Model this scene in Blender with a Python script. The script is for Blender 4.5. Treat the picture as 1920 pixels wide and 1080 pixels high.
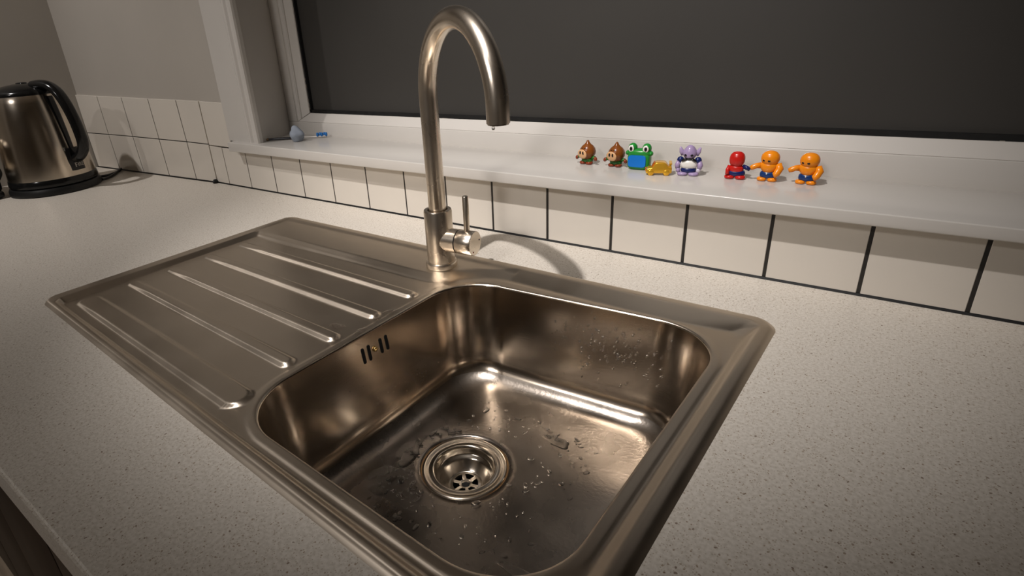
import bpy, bmesh, math, random
import numpy as np
from mathutils import Vector, Matrix

# ------------------------------------------------------------------ scene, camera, light
sc = bpy.context.scene
for o in list(bpy.data.objects):
    bpy.data.objects.remove(o, do_unlink=True)
COL = sc.collection
MM = 0.001
random.seed(7)
rng = np.random.default_rng(7)

CAM = dict(f=1044.256, pos=(1093.18, -743.55, 318.2), yaw=-0.669487, pitch=-0.400371, roll=-0.0727457, cx=851.58, cy=499.45)
def make_camera():
    y, p, r = CAM['yaw'], CAM['pitch'], CAM['roll']
    fwd = Vector((math.sin(y)*math.cos(p), math.cos(y)*math.cos(p), math.sin(p)))
    right = Vector((math.cos(y), -math.sin(y), 0)); up = right.cross(fwd)
    c, s = math.cos(r), math.sin(r)
    r2 = c*right + s*up; u2 = -s*right + c*up
    m = Matrix((r2, u2, -fwd)).transposed().to_4x4()
    m.translation = Vector(CAM['pos'])*MM
    cd = bpy.data.cameras.new('camera'); co = bpy.data.objects.new('camera', cd); COL.objects.link(co)
    co.matrix_world = m
    cd.sensor_fit = 'HORIZONTAL'; cd.sensor_width = 36.0
    cd.lens = CAM['f']/1920*36.0
    cd.shift_x = (960-CAM['cx'])/1920; cd.shift_y = (CAM['cy']-540)/1920
    cd.clip_start = 0.02; cd.clip_end = 50
    sc.camera = co
make_camera()

world = bpy.data.worlds.new('world'); sc.world = world; world.use_nodes = True
world.node_tree.nodes['Background'].inputs[0].default_value = (0.35, 0.32, 0.30, 1)
world.node_tree.nodes['Background'].inputs[1].default_value = 0.01

def spot(name, pos, target, watts, cone, blend, radius, col=(1.0, 0.95, 0.92)):
    ld = bpy.data.lights.new(name, 'SPOT'); lo = bpy.data.objects.new(name, ld); COL.objects.link(lo)
    lo.location = Vector(pos)*MM
    lo.rotation_euler = (Vector(target)-Vector(pos)).to_track_quat('-Z', 'Y').to_euler()
    ld.energy = watts; ld.spot_size = math.radians(cone); ld.spot_blend = blend
    ld.shadow_soft_size = radius; ld.color = col
    return lo
# ceiling downlights of the kitchen, plus one added fill spot
spot('ceiling_spot_sink', (630, -800, 1490), (660, 60, 0), 102, 52, 1.0, 0.018)
spot('ceiling_spot_kettle', (-620, -930, 1490), (-420, -120, 0), 46, 66, 1.0, 0.02)
spot('fill_spot_room', (600, -2200, 1440), (540, 0, 380), 92, 39, 1.0, 0.20)  # added broad soft fill from the room side, lifts shadows on the tiles
spot('ceiling_spot_room_right', (1850, -1500, 1490), (1850, -1700, -900), 20, 96, 1.0, 0.02)
spot('ceiling_spot_room_far', (150, -2300, 1490), (-600, -1500, -900), 36, 124, 1.0, 0.02)

vs = sc.view_settings
vs.view_transform = 'Standard'; vs.look = 'None'; vs.gamma = 1.0; vs.use_curve_mapping = False
vs.exposure = 0.0

# ------------------------------------------------------------------ materials
MATS = {}
def mat(name, col, rough=0.5, metal=0.0, noise=0.0, nscale=20.0, bump=0.0, bscale=200.0, coat=0.0, stretch=None, trans=0.0, ior=1.45, spec=0.5):
    if name in MATS: return MATS[name]
    m = bpy.data.materials.new(name); m.use_nodes = True; MATS[name] = m
    nt = m.node_tree; b = nt.nodes['Principled BSDF']
    b.inputs['Base Color'].default_value = (*col, 1); b.inputs['Roughness'].default_value = rough
    b.inputs['Metallic'].default_value = metal; b.inputs['Coat Weight'].default_value = coat
    b.inputs['Transmission Weight'].default_value = trans; b.inputs['IOR'].default_value = ior
    b.inputs['Specular IOR Level'].default_value = spec
    tc = nt.nodes.new('ShaderNodeTexCoord'); src = tc.outputs['Object']
    if stretch:
        mp = nt.nodes.new('ShaderNodeMapping'); mp.inputs['Scale'].default_value = stretch
        nt.links.new(src, mp.inputs['Vector']); src = mp.outputs['Vector']
    if noise > 0:
        n = nt.nodes.new('ShaderNodeTexNoise'); n.inputs['Scale'].default_value = nscale; n.inputs['Detail'].default_value = 5
        nt.links.new(src, n.inputs['Vector'])
        r = nt.nodes.new('ShaderNodeMapRange'); r.inputs[1].default_value = 0.3; r.inputs[2].default_value = 0.7
        r.inputs[3].default_value = 1-noise; r.inputs[4].default_value = 1+noise*0.6
        nt.links.new(n.outputs['Fac'], r.inputs[0])
        mx = nt.nodes.new('ShaderNodeMix'); mx.data_type = 'RGBA'; mx.blend_type = 'MULTIPLY'; mx.inputs[0].default_value = 1
        mx.inputs[6].default_value = (*col, 1); nt.links.new(r.outputs[0], mx.inputs[7])
        nt.links.new(mx.outputs[2], b.inputs['Base Color'])
    if bump > 0:
        n2 = nt.nodes.new('ShaderNodeTexNoise'); n2.inputs['Scale'].default_value = bscale; n2.inputs['Detail'].default_value = 3
        nt.links.new(src, n2.inputs['Vector'])
        bp = nt.nodes.new('ShaderNodeBump'); bp.inputs['Strength'].default_value = bump; bp.inputs['Distance'].default_value = 0.001
        nt.links.new(n2.outputs['Fac'], bp.inputs['Height']); nt.links.new(bp.outputs[0], b.inputs['Normal'])
    return m

def steel(name, col, rough, stretch, rvar=0.12, bump=0.12, bscale=30, blotch=0.12, aniso=0.0):
    m = bpy.data.materials.new(name); m.use_nodes = True; MATS[name] = m
    nt = m.node_tree; b = nt.nodes['Principled BSDF']
    b.inputs['Metallic'].default_value = 1.0
    tc = nt.nodes.new('ShaderNodeTexCoord')
    mp = nt.nodes.new('ShaderNodeMapping'); mp.inputs['Scale'].default_value = stretch
    nt.links.new(tc.outputs['Object'], mp.inputs['Vector'])
    n = nt.nodes.new('ShaderNodeTexNoise'); n.inputs['Scale'].default_value = bscale; n.inputs['Detail'].default_value = 4
    nt.links.new(mp.outputs[0], n.inputs['Vector'])
    n2 = nt.nodes.new('ShaderNodeTexNoise'); n2.inputs['Scale'].default_value = 14; n2.inputs['Detail'].default_value = 6
    nt.links.new(tc.outputs['Object'], n2.inputs['Vector'])
    r = nt.nodes.new('ShaderNodeMapRange'); r.inputs[1].default_value = 0.3; r.inputs[2].default_value = 0.7
    r.inputs[3].default_value = rough-rvar*0.5; r.inputs[4].default_value = rough+rvar
    nt.links.new(n2.outputs['Fac'], r.inputs[0]); nt.links.new(r.outputs[0], b.inputs['Roughness'])
    r2 = nt.nodes.new('ShaderNodeMapRange'); r2.inputs[1].default_value = 0.3; r2.inputs[2].default_value = 0.7
    r2.inputs[3].default_value = 1-blotch; r2.inputs[4].default_value = 1.0
    nt.links.new(n2.outputs['Fac'], r2.inputs[0])
    mx = nt.nodes.new('ShaderNodeMix'); mx.data_type = 'RGBA'; mx.blend_type = 'MULTIPLY'; mx.inputs[0].default_value = 1
    mx.inputs[6].default_value = (*col, 1); nt.links.new(r2.outputs[0], mx.inputs[7])
    nt.links.new(mx.outputs[2], b.inputs['Base Color'])
    if aniso:
        b.inputs['Anisotropic'].default_value = aniso
        tg_ = nt.nodes.new('ShaderNodeTangent'); tg_.direction_type = 'UV_MAP'; tg_.uv_map = 'plan'
        nt.links.new(tg_.outputs[0], b.inputs['Tangent'])
    bp = nt.nodes.new('ShaderNodeBump'); bp.inputs['Strength'].default_value = bump; bp.inputs['Distance'].default_value = 0.0004
    nt.links.new(n.outputs['Fac'], bp.inputs['Height']); nt.links.new(bp.outputs[0], b.inputs['Normal'])
    return m

def stone_material():
    m = bpy.data.materials.new('speckled_stone'); m.use_nodes = True
    nt = m.node_tree; b = nt.nodes['Principled BSDF']; b.inputs['Roughness'].default_value = 0.38
    tc = nt.nodes.new('ShaderNodeTexCoord')
    ba = nt.nodes.new('ShaderNodeTexNoise'); ba.inputs['Scale'].default_value = 350; ba.inputs['Detail'].default_value = 3
    nt.links.new(tc.outputs['Object'], ba.inputs['Vector'])
    cr = nt.nodes.new('ShaderNodeValToRGB')
    cr.color_ramp.elements[0].position = 0.30; cr.color_ramp.elements[0].color = (0.56, 0.51, 0.44, 1)
    cr.color_ramp.elements[1].position = 0.62; cr.color_ramp.elements[1].color = (0.70, 0.65, 0.58, 1)
    nt.links.new(ba.outputs['Fac'], cr.inputs['Fac'])
    prev = cr.outputs['Color']
    # two sizes of flecks, irregular through distorted coordinates
    for sc_, thr, col, dis, rare in ((330, 0.24, (0.30, 0.22, 0.15), 0.0018, 0.72), (190, 0.17, (0.17, 0.11, 0.07), 0.003, 0.86), (620, 0.30, (0.40, 0.33, 0.25), 0.001, 0.6)):
        nz = nt.nodes.new('ShaderNodeTexNoise'); nz.inputs['Scale'].default_value = sc_*1.5
        nt.links.new(tc.outputs['Object'], nz.inputs['Vector'])
        vm = nt.nodes.new('ShaderNodeVectorMath'); vm.operation = 'MULTIPLY_ADD'
        vm.inputs[1].default_value = (dis, dis, dis)
        nt.links.new(nz.outputs['Color'], vm.inputs[0]); nt.links.new(tc.outputs['Object'], vm.inputs[2])
        vo = nt.nodes.new('ShaderNodeTexVoronoi'); vo.inputs['Scale'].default_value = sc_
        nt.links.new(vm.outputs[0], vo.inputs['Vector'])
        lt = nt.nodes.new('ShaderNodeMath'); lt.operation = 'LESS_THAN'; lt.inputs[1].default_value = thr
        nt.links.new(vo.outputs['Distance'], lt.inputs[0])
        sep = nt.nodes.new('ShaderNodeSeparateColor'); nt.links.new(vo.outputs['Color'], sep.inputs[0])
        gt = nt.nodes.new('ShaderNodeMath'); gt.operation = 'GREATER_THAN'; gt.inputs[1].default_value = rare
        nt.links.new(sep.outputs[0], gt.inputs[0])
        mu = nt.nodes.new('ShaderNodeMath'); mu.operation = 'MULTIPLY'
        nt.links.new(lt.outputs[0], mu.inputs[0]); nt.links.new(gt.outputs[0], mu.inputs[1])
        mu2 = nt.nodes.new('ShaderNodeMath'); mu2.operation = 'MULTIPLY'; mu2.inputs[1].default_value = 0.8
        nt.links.new(mu.outputs[0], mu2.inputs[0])
        mx = nt.nodes.new('ShaderNodeMix'); mx.data_type = 'RGBA'
        nt.links.new(mu2.outputs[0], mx.inputs[0]); nt.links.new(prev, mx.inputs[6]); mx.inputs[7].default_value = (*col, 1)
        prev = mx.outputs[2]
    nt.links.new(prev, b.inputs['Base Color'])
    return m

M_STONE = stone_material()
M_SINK = steel('brushed_steel_drainer', (0.66, 0.575, 0.475), 0.35, (1, 14, 14), rvar=0.05, bump=0.06, bscale=60, blotch=0.06, aniso=0.6)
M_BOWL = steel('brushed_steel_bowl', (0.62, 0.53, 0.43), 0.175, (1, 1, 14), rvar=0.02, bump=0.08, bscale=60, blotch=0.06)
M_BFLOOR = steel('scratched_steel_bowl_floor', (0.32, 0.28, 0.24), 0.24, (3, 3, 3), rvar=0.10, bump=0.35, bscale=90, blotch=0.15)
M_TAP = steel('brushed_steel_tap', (0.76, 0.67, 0.56), 0.26, (14, 14, 1), rvar=0.06, bump=0.10, bscale=60, blotch=0.04)
M_KETTLE = steel('brushed_steel_kettle', (0.68, 0.60, 0.50), 0.17, (20, 20, 0.6), rvar=0.05, bump=0.12, bscale=60, blotch=0.05)
M_CHROME = steel('polished_steel', (0.66, 0.59, 0.50), 0.17, (1, 1, 1), rvar=0.08, bump=0.03, bscale=60, blotch=0.15)
M_TILE = mat('white_glazed_tile', (0.66, 0.61, 0.54), 0.18, noise=0.03, nscale=8, bump=0.05, bscale=25)
M_GROUT = mat('dark_grout', (0.022, 0.019, 0.016), 0.6, noise=0.5, nscale=60)
M_PAINT = mat('white_gloss_paint', (0.56, 0.53, 0.49), 0.22, noise=0.02, nscale=9, bump=0.06, bscale=30)
M_WALL = mat('cream_wall_paint', (0.42, 0.385, 0.34), 0.6, noise=0.04, nscale=4, bump=0.05, bscale=90)
M_CEIL = mat('ceiling_paint', (0.70, 0.67, 0.62), 0.8, noise=0.03, nscale=4)
M_FLOOR = mat('pale_wood_floor', (0.42, 0.33, 0.24), 0.45, noise=0.4, nscale=6, stretch=(1, 8, 1))
M_PANE = mat('dark_night_glass', (0.046, 0.043, 0.039), 0.40, noise=0.08, nscale=3, spec=0.35)
M_SEAL = mat('black_rubber', (0.006, 0.006, 0.006), 0.5, noise=0.4, nscale=80)
M_PEEL = mat('peeling_sealant', (0.33, 0.29, 0.24), 0.7, noise=0.4, nscale=90)
M_BLACK = mat('black_plastic', (0.008, 0.008, 0.008), 0.16, noise=0.1, nscale=30)
M_BLACKM = mat('matt_black_plastic', (0.010, 0.010, 0.010), 0.42, noise=0.1, nscale=30)
M_HOLE = mat('dark_hole', (0.002, 0.002, 0.002), 0.9, noise=0.1, nscale=30)
M_CAB = mat('dark_brown_laminate', (0.030, 0.016, 0.009), 0.45, noise=0.35, nscale=10, stretch=(6, 6, 1))
M_WATER = mat('clear_water', (0.95, 0.95, 0.95), 0.02, trans=1.0, ior=1.33)
M_RUST = mat('brown_limescale', (0.16, 0.085, 0.03), 0.5, noise=0.4, nscale=60)
M_BRASS = mat('brass_screw', (0.75, 0.52, 0.22), 0.3, metal=1.0, noise=0.1, nscale=60)

def plastic(name, col, rough=0.25, **k): return mat(name, col, rough, noise=0.04, nscale=40, **k)
M_BROWN = plastic('brown_toy_plastic', (0.22, 0.065, 0.012))
M_FACE = plastic('peach_toy_plastic', (0.70, 0.40, 0.20))
M_GREEN = plastic('leaf_green_toy_plastic', (0.025, 0.13, 0.02))
M_FROG = plastic('frog_green_toy_plastic', (0.02, 0.25, 0.035))
M_FOOT = plastic('red_brown_toy_plastic', (0.22, 0.035, 0.012))
M_TBLK = plastic('black_toy_paint', (0.006, 0.005, 0.005))
M_TWHT = plastic('white_toy_paint', (0.80, 0.77, 0.72))
M_TBLUE = plastic('bright_blue_toy_paint', (0.003, 0.17, 0.62))
M_GOLD = mat('gold_toy_plating', (0.80, 0.43, 0.035), 0.2, metal=0.55, noise=0.08, nscale=60)
M_WSCR = plastic('orange_windscreen', (0.55, 0.11, 0.01), 0.1)
M_LILAC = plastic('lilac_toy_plastic', (0.36, 0.27, 0.45))
M_NAVY = plastic('navy_toy_paint', (0.008, 0.016, 0.10))
M_RED = plastic('red_toy_plastic', (0.52, 0.014, 0.010))
M_ORANGE = plastic('orange_toy_plastic', (0.85, 0.26, 0.008))
M_SHORT = plastic('blue_shorts_toy_paint', (0.006, 0.035, 0.15))
M_PUTTY = mat('blue_grey_putty', (0.25, 0.28, 0.33), 0.75, noise=0.15, nscale=60, bump=0.4, bscale=90)
M_BRUSHW = plastic('clear_white_brush_handle', (0.62, 0.58, 0.54))
M_BRUSHD = plastic('dark_brush_handle', (0.03, 0.03, 0.035))
M_TAN = plastic('tan_brush_end', (0.22, 0.15, 0.08))
M_BRISTLE = mat('blue_bristles', (0.012, 0.14, 0.42), 0.6, noise=0.3, nscale=400)

# ------------------------------------------------------------------ mesh helpers (millimetres)
def mesh_obj(name, V, F, material, parent=None, loc=(0, 0, 0), rotz=0.0, smooth=True, auto=None):
    me = bpy.data.meshes.new(name)
    me.from_pydata([(float(x)*MM, float(y)*MM, float(z)*MM) for x, y, z in V], [], F)
    me.materials.append(material)
    if smooth:
        me.polygons.foreach_set('use_smooth', [True]*len(me.polygons))
        if auto: me.set_sharp_from_angle(angle=math.radians(auto))
    me.update()
    o = bpy.data.objects.new(name, me); COL.objects.link(o)
    o.location = Vector(loc)*MM; o.rotation_euler = (0, 0, rotz)
    if parent: o.parent = parent
    return o
def empty(name, loc=(0, 0, 0), rotz=0.0, parent=None):
    o = bpy.data.objects.new(name, None); COL.objects.link(o)
    o.location = Vector(loc)*MM; o.rotation_euler = (0, 0, rotz); o.empty_display_size = 0.02
    if parent: o.parent = parent
    return o
def tag(o, label, cat, group=None):
    o['label'] = label; o['category'] = cat
    if group: o['group'] = group
    return o
def struct(o, label=None):
    o['kind'] = 'structure'
    if label: o['label'] = label
    return o
def join(*parts):
    V = []; F = []
    for v, f in parts:
        n = len(V); V += [tuple(p) for p in v]; F += [tuple(i+n for i in q) for q in f]
    return V, F
def xf(part, m=None, off=(0, 0, 0)):
    V, F = part
    A = np.array(V, float)
    if m is not None: A = A @ np.array(m).T
    return (A+np.array(off)).tolist(), F
def rz(a): c, s = math.cos(a), math.sin(a); return np.array([[c, -s, 0], [s, c, 0], [0, 0, 1]])
def rx(a): c, s = math.cos(a), math.sin(a); return np.array([[1, 0, 0], [0, c, -s], [0, s, c]])
def ry(a): c, s = math.cos(a), math.sin(a); return np.array([[c, 0, s], [0, 1, 0], [-s, 0, c]])
def bm_out(bm):
    bm.verts.index_update(); V = [tuple(v.co) for v in bm.verts]; F = [tuple(v.index for v in f.verts) for f in bm.faces]
    bm.free(); return V, F
def prism(poly, axis_off, bevel=0.0, seg=2):
    """poly: list of 3D points of one face; axis_off: extrusion vector"""
    bm = bmesh.new()
    a = [bm.verts.new(p) for p in poly]; b = [bm.verts.new(np.array(p)+np.array(axis_off)) for p in poly]
    n = len(poly)
    bm.faces.new(a); bm.faces.new(b[::-1])
    for i in range(n): bm.faces.new((a[i], b[i], b[(i+1) % n], a[(i+1) % n]))
    bmesh.ops.recalc_face_normals(bm, faces=bm.faces)
    if bevel: bmesh.ops.bevel(bm, geom=list(bm.edges), offset=bevel, segments=seg, affect='EDGES', profile=0.5, clamp_overlap=True)
    return bm_out(bm)
def box(x0, x1, y0, y1, z0, z1, bevel=0.0, seg=2):
    return prism([(x0, y0, z0), (x1, y0, z0), (x1, y1, z0), (x0, y1, z0)], (0, 0, z1-z0), bevel, seg)
def lathe(prof, n=48, close=False):
    V = []; F = []
    for r, z in prof:
        for i in range(n):
            a = 2*math.pi*i/n; V.append((r*math.cos(a), r*math.sin(a), z))
    for j in range(len(prof)-1):
        for i in range(n):
            F.append((j*n+i, j*n+(i+1) % n, (j+1)*n+(i+1) % n, (j+1)*n+i))
    return V, F
def tube(pts, rad, n=16, caps=True, flat=None):
    P = [np.array(p, float) for p in pts]; m = len(P)
    R = rad if hasattr(rad, '__len__') else [rad]*m
    T = [(P[min(i+1, m-1)]-P[max(i-1, 0)]) for i in range(m)]; T = [t/np.linalg.norm(t) for t in T]
    u = np.cross(T[0], [0, 0, 1]); 
    if np.linalg.norm(u) < 1e-3: u = np.cross(T[0], [1, 0, 0])
    u /= np.linalg.norm(u); V = []; F = []
    for i in range(m):
        u = u-T[i]*(u@T[i]); u /= np.linalg.norm(u); w = np.cross(T[i], u)
        ru, rw = (R[i], R[i]) if flat is None else (R[i]*flat[0], R[i]*flat[1])
        for k in range(n):
            a = 2*math.pi*k/n; V.append(tuple(P[i]+u*ru*math.cos(a)+w*rw*math.sin(a)))
    for i in range(m-1):
        for k in range(n): F.append((i*n+k, i*n+(k+1) % n, (i+1)*n+(k+1) % n, (i+1)*n+k))
    if caps:
        F.append(tuple(range(n-1, -1, -1))); F.append(tuple((m-1)*n+k for k in range(n)))
    return V, F
def blob(c, r, e1=1.0, e2=1.0, nu=18, nv=12, m=None, fn=None):
    """superellipsoid; e<1 is boxier"""
    sp = lambda x, e: math.copysign(abs(x)**e, x)
    V = []; F = []
    for j in range(nv+1):
        ph = -math.pi/2+math.pi*j/nv
        for i in range(nu):
            th = 2*math.pi*i/nu
            p = np.array([sp(math.cos(ph), e1)*sp(math.cos(th), e2), sp(math.cos(ph), e1)*sp(math.sin(th), e2), sp(math.sin(ph), e1)])
            if fn: p = fn(p)
            V.append(p*np.array(r))
    for j in range(nv):
        for i in range(nu): F.append((j*nu+i, j*nu+(i+1) % nu, (j+1)*nu+(i+1) % nu, (j+1)*nu+i))
    return xf((V, F), m, c)
def on_blob(c, r, th, ph, out=0.0):
    """point on an ellipsoid surface; th: 0 faces -Y, positive to +X; ph elevation"""
    d = np.array([math.cos(ph)*math.sin(th), -math.cos(ph)*math.cos(th), math.sin(ph)])
    return np.array(c)+np.array(r)*d*(1+out)
def disc_on(c, r, th, ph, w, h, t=0.6, out=0.0):
    """small flattened oval pad lying on an ellipsoid"""
    p = on_blob(c, r, th, ph, out)
    d = np.array([math.cos(ph)*math.sin(th)/r[0], -math.cos(ph)*math.cos(th)/r[1], math.sin(ph)/r[2]]); d /= np.linalg.norm(d)
    u = np.cross([0, 0, 1], d); u /= np.linalg.norm(u); v = np.cross(d, u)
    return blob(p, (w, t, h), nu=14, nv=8, m=np.stack([u, -d, v], 1))

# ------------------------------------------------------------------ room shell
ZF, ZC = -900, 1500
XL, XR, YR = -852, 2500, -3200
struct(mesh_obj('floor', *box(XL-100, XR+100, YR-100, 300, ZF-60, ZF), M_FLOOR, smooth=False))
struct(mesh_obj('ceiling', *box(XL-100, XR+100, YR-100, 300, ZC, ZC+60), M_CEIL, smooth=False))
struct(mesh_obj('wall_left', *box(XL-100, XL, YR, 150, ZF, ZC), M_WALL, smooth=False))
struct(mesh_obj('wall_right', *box(XR, XR+100, YR, 250, ZF, ZC), M_WALL, smooth=False))
struct(mesh_obj('wall_front', *box(XL, XR, YR-100, YR, ZF, ZC), M_WALL, smooth=False))
GZ0, GZ1 = 163, 1050       # window glass bottom / top
WY = 117                   # front plane of the window frame
zt = lambda x: 114-0.0053*(x+121)      # top of the slightly sloping sill
# under the window, behind the tiles
wall_back = struct(mesh_obj('wall_back', *join(box(-244, XR, 6, 200, ZF, 95), box(-244, XR, 6, 200, 1160, ZC), box(2150, XR, 6, 200, 95, 1160), box(-244, -70, 4.2, 200, 95, ZC)), M_WALL, smooth=False))
# left section, slightly turned towards the room
KA = np.array([-244.0, -1.0, 0]); KB = np.array([-852.0, -41.3, 0]); KE = (KB-KA)/np.linalg.norm(KB-KA); KN = np.array([KE[1], -KE[0], 0])   # KN points into the room
if KN[1] > 0: KN = -KN
def kp(u, z, d=0.0): return KA+KE*u+KN*d+np.array([0, 0, z])
wall_side = struct(mesh_obj('wall_back_left', *prism([kp(-4, ZF, -5.2), kp(612, ZF, -5.2), kp(612, ZF, -160), kp(-4, ZF, -160)], (0, 0, ZC-ZF)), M_WALL, smooth=False))

# tiles under the sill
gx = [-245, -190, -96.2, 3.7, 103, 201, 301.6, 401.4, 498, 594.9, 697.2, 801.4, 904.6, 1005.3, 1104.3, 1201.1, 1299, 1397, 1496, 1594, 1693, 1792, 1890, 1990]
def tile(poly, parent, nrm):
    off = -np.array(nrm)*6.0
    return mesh_obj('tile', *prism(poly, off, 0.5, 1), M_TILE, parent, smooth=False)
for a, b in zip(gx[:-1], gx[1:]):
    g = 2.0 if a > 500 else 1.5
    if b < -90: continue
    top = 92.3
    tile([(a+g, 0, 2.6), (b-g, 0, 2.6), (b-g, 0, top), (a+g, 0, top)], wall_back, (0, -1, 0))
# narrow strip and the cut tiles at the kink
tile([(-243.8, 0, 2.6), (-191, 0, 2.6), (-191, 0, 92.3), (-243.8, 0, 94)], wall_back, (0, -1, 0))
tile([(-188.8, 0, 2.6), (-97.2, 0, 2.6), (-97.2, 0, 92.3), (-188.8, 0, 92.3)], wall_back, (0, -1, 0))
tile([(-243.8, 0, 96.4), (-146, 0, 95.2), (-146, 0, 199), (-243.8, 0, 201.3)], wall_back, (0, -1, 0))
gr = mesh_obj('grout', *join(box(-238, 1990, 0.9, 6.2, 0, 92.4)), M_GROUT, wall_back, smooth=False)
mesh_obj('grout', *box(-148, -143.5, 3.0, 6.2, 108, 199), M_GROUT, wall_back, smooth=False)
mesh_obj('sealant', *prism([(-245, -1.6, 0), (1990, -1.6, 0), (1990, -0.2, 3.0), (-245, -0.2, 3.0)], (0, 5, 0)), M_SEAL, wall_back, smooth=False)
mesh_obj('sealant_lump', *blob((-244, -6, 4), (6, 7, 5.5), nu=12, nv=8, fn=lambda p: p*(1+0.2*math.sin(5*p[0]+3*p[2]))), M_SEAL, wall_back)
# tiles on the left section (measured corners: distance along the wall, height)
bot = [611, 604.8, 476.6, 344.2, 215.7, 90.0, 1.0]; mid = [611, 608, 481.5, 349.5, 218.5, 92.0, 0.4]; top = [611, 610.4, 483, 352.1, 221.4, 95.5, 0.4]
mz = [104.8, 104.7, 104.6, 103.4, 101.5, 99.9, 97.7]; tz = [216.5, 216.3, 212.8, 209.9, 206.5, 204.2, 201.5]
for i in range(1, 6):
    g = 1.4
    tile([kp(bot[i]-g, 2.6), kp(bot[i+1]+g, 2.6), kp(mid[i+1]+g, mz[i+1]-1.2), kp(mid[i]-g, mz[i]-1.2)], wall_side, KN)
    tile([kp(mid[i]-g, mz[i]+1.2), kp(mid[i+1]+g, mz[i+1]+1.2), kp(top[i+1]+g, tz[i+1]), kp(top[i]-g, tz[i])], wall_side, KN)
mesh_obj('grout', *prism([kp(4, 0, -0.9), kp(606, 0, -0.9), kp(609, 215.5, -0.9), kp(4, 200.8, -0.9)], -KN*4.2), M_GROUT, wall_side, smooth=False)
mesh_obj('sealant', *prism([kp(0, 0, 1.6), kp(608, 0, 1.6), kp(608, 2.8, 0.2), kp(0, 2.8, 0.2)], -KN*5), M_SEAL, wall_side, smooth=False)

# ------------------------------------------------------------------ window
win = struct(empty('window_1', (600, WY, 110)), 'wide dark window in a white painted frame above the sill')
def wpart(name, part, m, **k):
    return mesh_obj(name, *xf(part, None, (-600, -WY, -110)), m, win, **k)
XG0, XG1 = 4, 2100
wpart('sill', prism([(-121, -23, 92.6), (2140, -23, 92.6), (2140, -23, zt(2140)), (-121, -23, zt(-121))], (0, WY+30, 0), 1.6, 3), M_PAINT, smooth=True, auto=35)
wpart('bottom_rail', box(-66, 2140, WY, WY+55, 100, 142, 1.5, 2), M_PAINT, auto=35)
wpart('stile', box(-66, -34, WY, WY+55, 142, 1130, 1.5, 2), M_PAINT, auto=35)
wpart('stile', box(XG1, 2140, WY, WY+55, 142, 1130, 1.5, 2), M_PAINT, auto=35)
wpart('top_rail', box(-34, XG1, WY, WY+55, GZ1, 1130, 1.5, 2), M_PAINT, auto=35)
# sloping inner beads
wpart('glazing_bead', prism([(-34, WY+2, 142), (XG1, WY+2, 142), (XG1, WY+12, GZ0-2), (XG0, WY+12, GZ0-2)], (0, 20, 0), 0.8, 1), M_PAINT, smooth=False)
wpart('glazing_bead', prism([(-34, WY+2, 142), (XG0-3, WY+12, GZ0-2), (XG0+2, WY+12, GZ1), (-34, WY+2, GZ1)], (0, 20, 0), 0.8, 1), M_PAINT, smooth=False)
wpart('glazing_bead', prism([(-33, WY+6, 150), (-20, WY+2, 150), (-14, WY+2, GZ1), (-33, WY+6, GZ1)], (0, 10, 0), 1.0, 1), M_PAINT, smooth=False)
wpart('rubber_seal', box(XG0-2, XG1, WY+15, WY+22, GZ0-5, GZ0+5), M_SEAL, smooth=False)
wpart('rubber_seal', prism([(XG0-4, WY+15, GZ0), (XG0+2, WY+15, GZ0), (XG0+6, WY+15, GZ1), (XG0, WY+15, GZ1)], (0, 7, 0)), M_SEAL, smooth=False)
wpart('pane', box(XG0-10, XG1+10, WY+23, WY+29, GZ0-8, GZ1+8), M_PANE, smooth=False)
pv = []
x = XG0+10
while x < 1500:
    l = random.uniform(4, 26); h = random.uniform(0.8, 1.8)
    if random.random() < 0.55: pv.append(box(x, x+l, WY+13.5, WY+15.5, GZ0-3.2, GZ0-3.2+h))
    x += l+random.uniform(3, 34)
z = GZ0+6
while z < 400:
    l = random.uniform(4, 14)
    if z < 290 and random.random() < 0.7: pv.append(box(XG0-3+(z-GZ0)*0.006, XG0-1.4+(z-GZ0)*0.006, WY+13.5, WY+15.5, z, z+l))
    z += l+random.uniform(3, 10)
wpart('peeling_sealant', join(*pv), M_PEEL, smooth=False)
# reveal and casing on the left
wpart('reveal', prism([(-22, 0, 110), (-67, WY+2, 110), (-67, WY+40, 110), (-80, WY+40, 110), (-80, 0, 110)], (0, 0, 1020)), M_PAINT, smooth=False)
cas = [(-143, 6), (-143, -3), (-60, -4.5), (-54, -7), (-47, -7.5), (-42, -4.5), (-38, -4.5), (-30, -7), (-24, -6), (-22, -2), (-22, 6)]
wpart('casing', prism([(a, b, zt(-80)-0.5) for a, b in cas], (0, 0, 1020)), M_PAINT, smooth=False)

# ------------------------------------------------------------------ sink (plan measured in its own frame s,t -> world)
HM = np.array([[0.8755910574859548, 0.030501481920804863, 187.52683715465037], [0.005167728762729521, 0.9498838453685587, -106.65137308030899], [-0.00011302110992560016, -2.1440995034433268e-05, 1.0]])
def wld(s, t):
    s = np.asarray(s, float); t = np.asarray(t, float)
    w = HM[2, 0]*s+HM[2, 1]*t+1
    return (HM[0, 0]*s+HM[0, 1]*t+HM[0, 2])/w, (HM[1, 0]*s+HM[1, 1]*t+HM[1, 2])/w
SW, SH = 860, 460
sink_o = (600, -320, 0)
def sm(x): x = np.clip(x, 0, 1); return x*x*(3-2*x)
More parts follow.
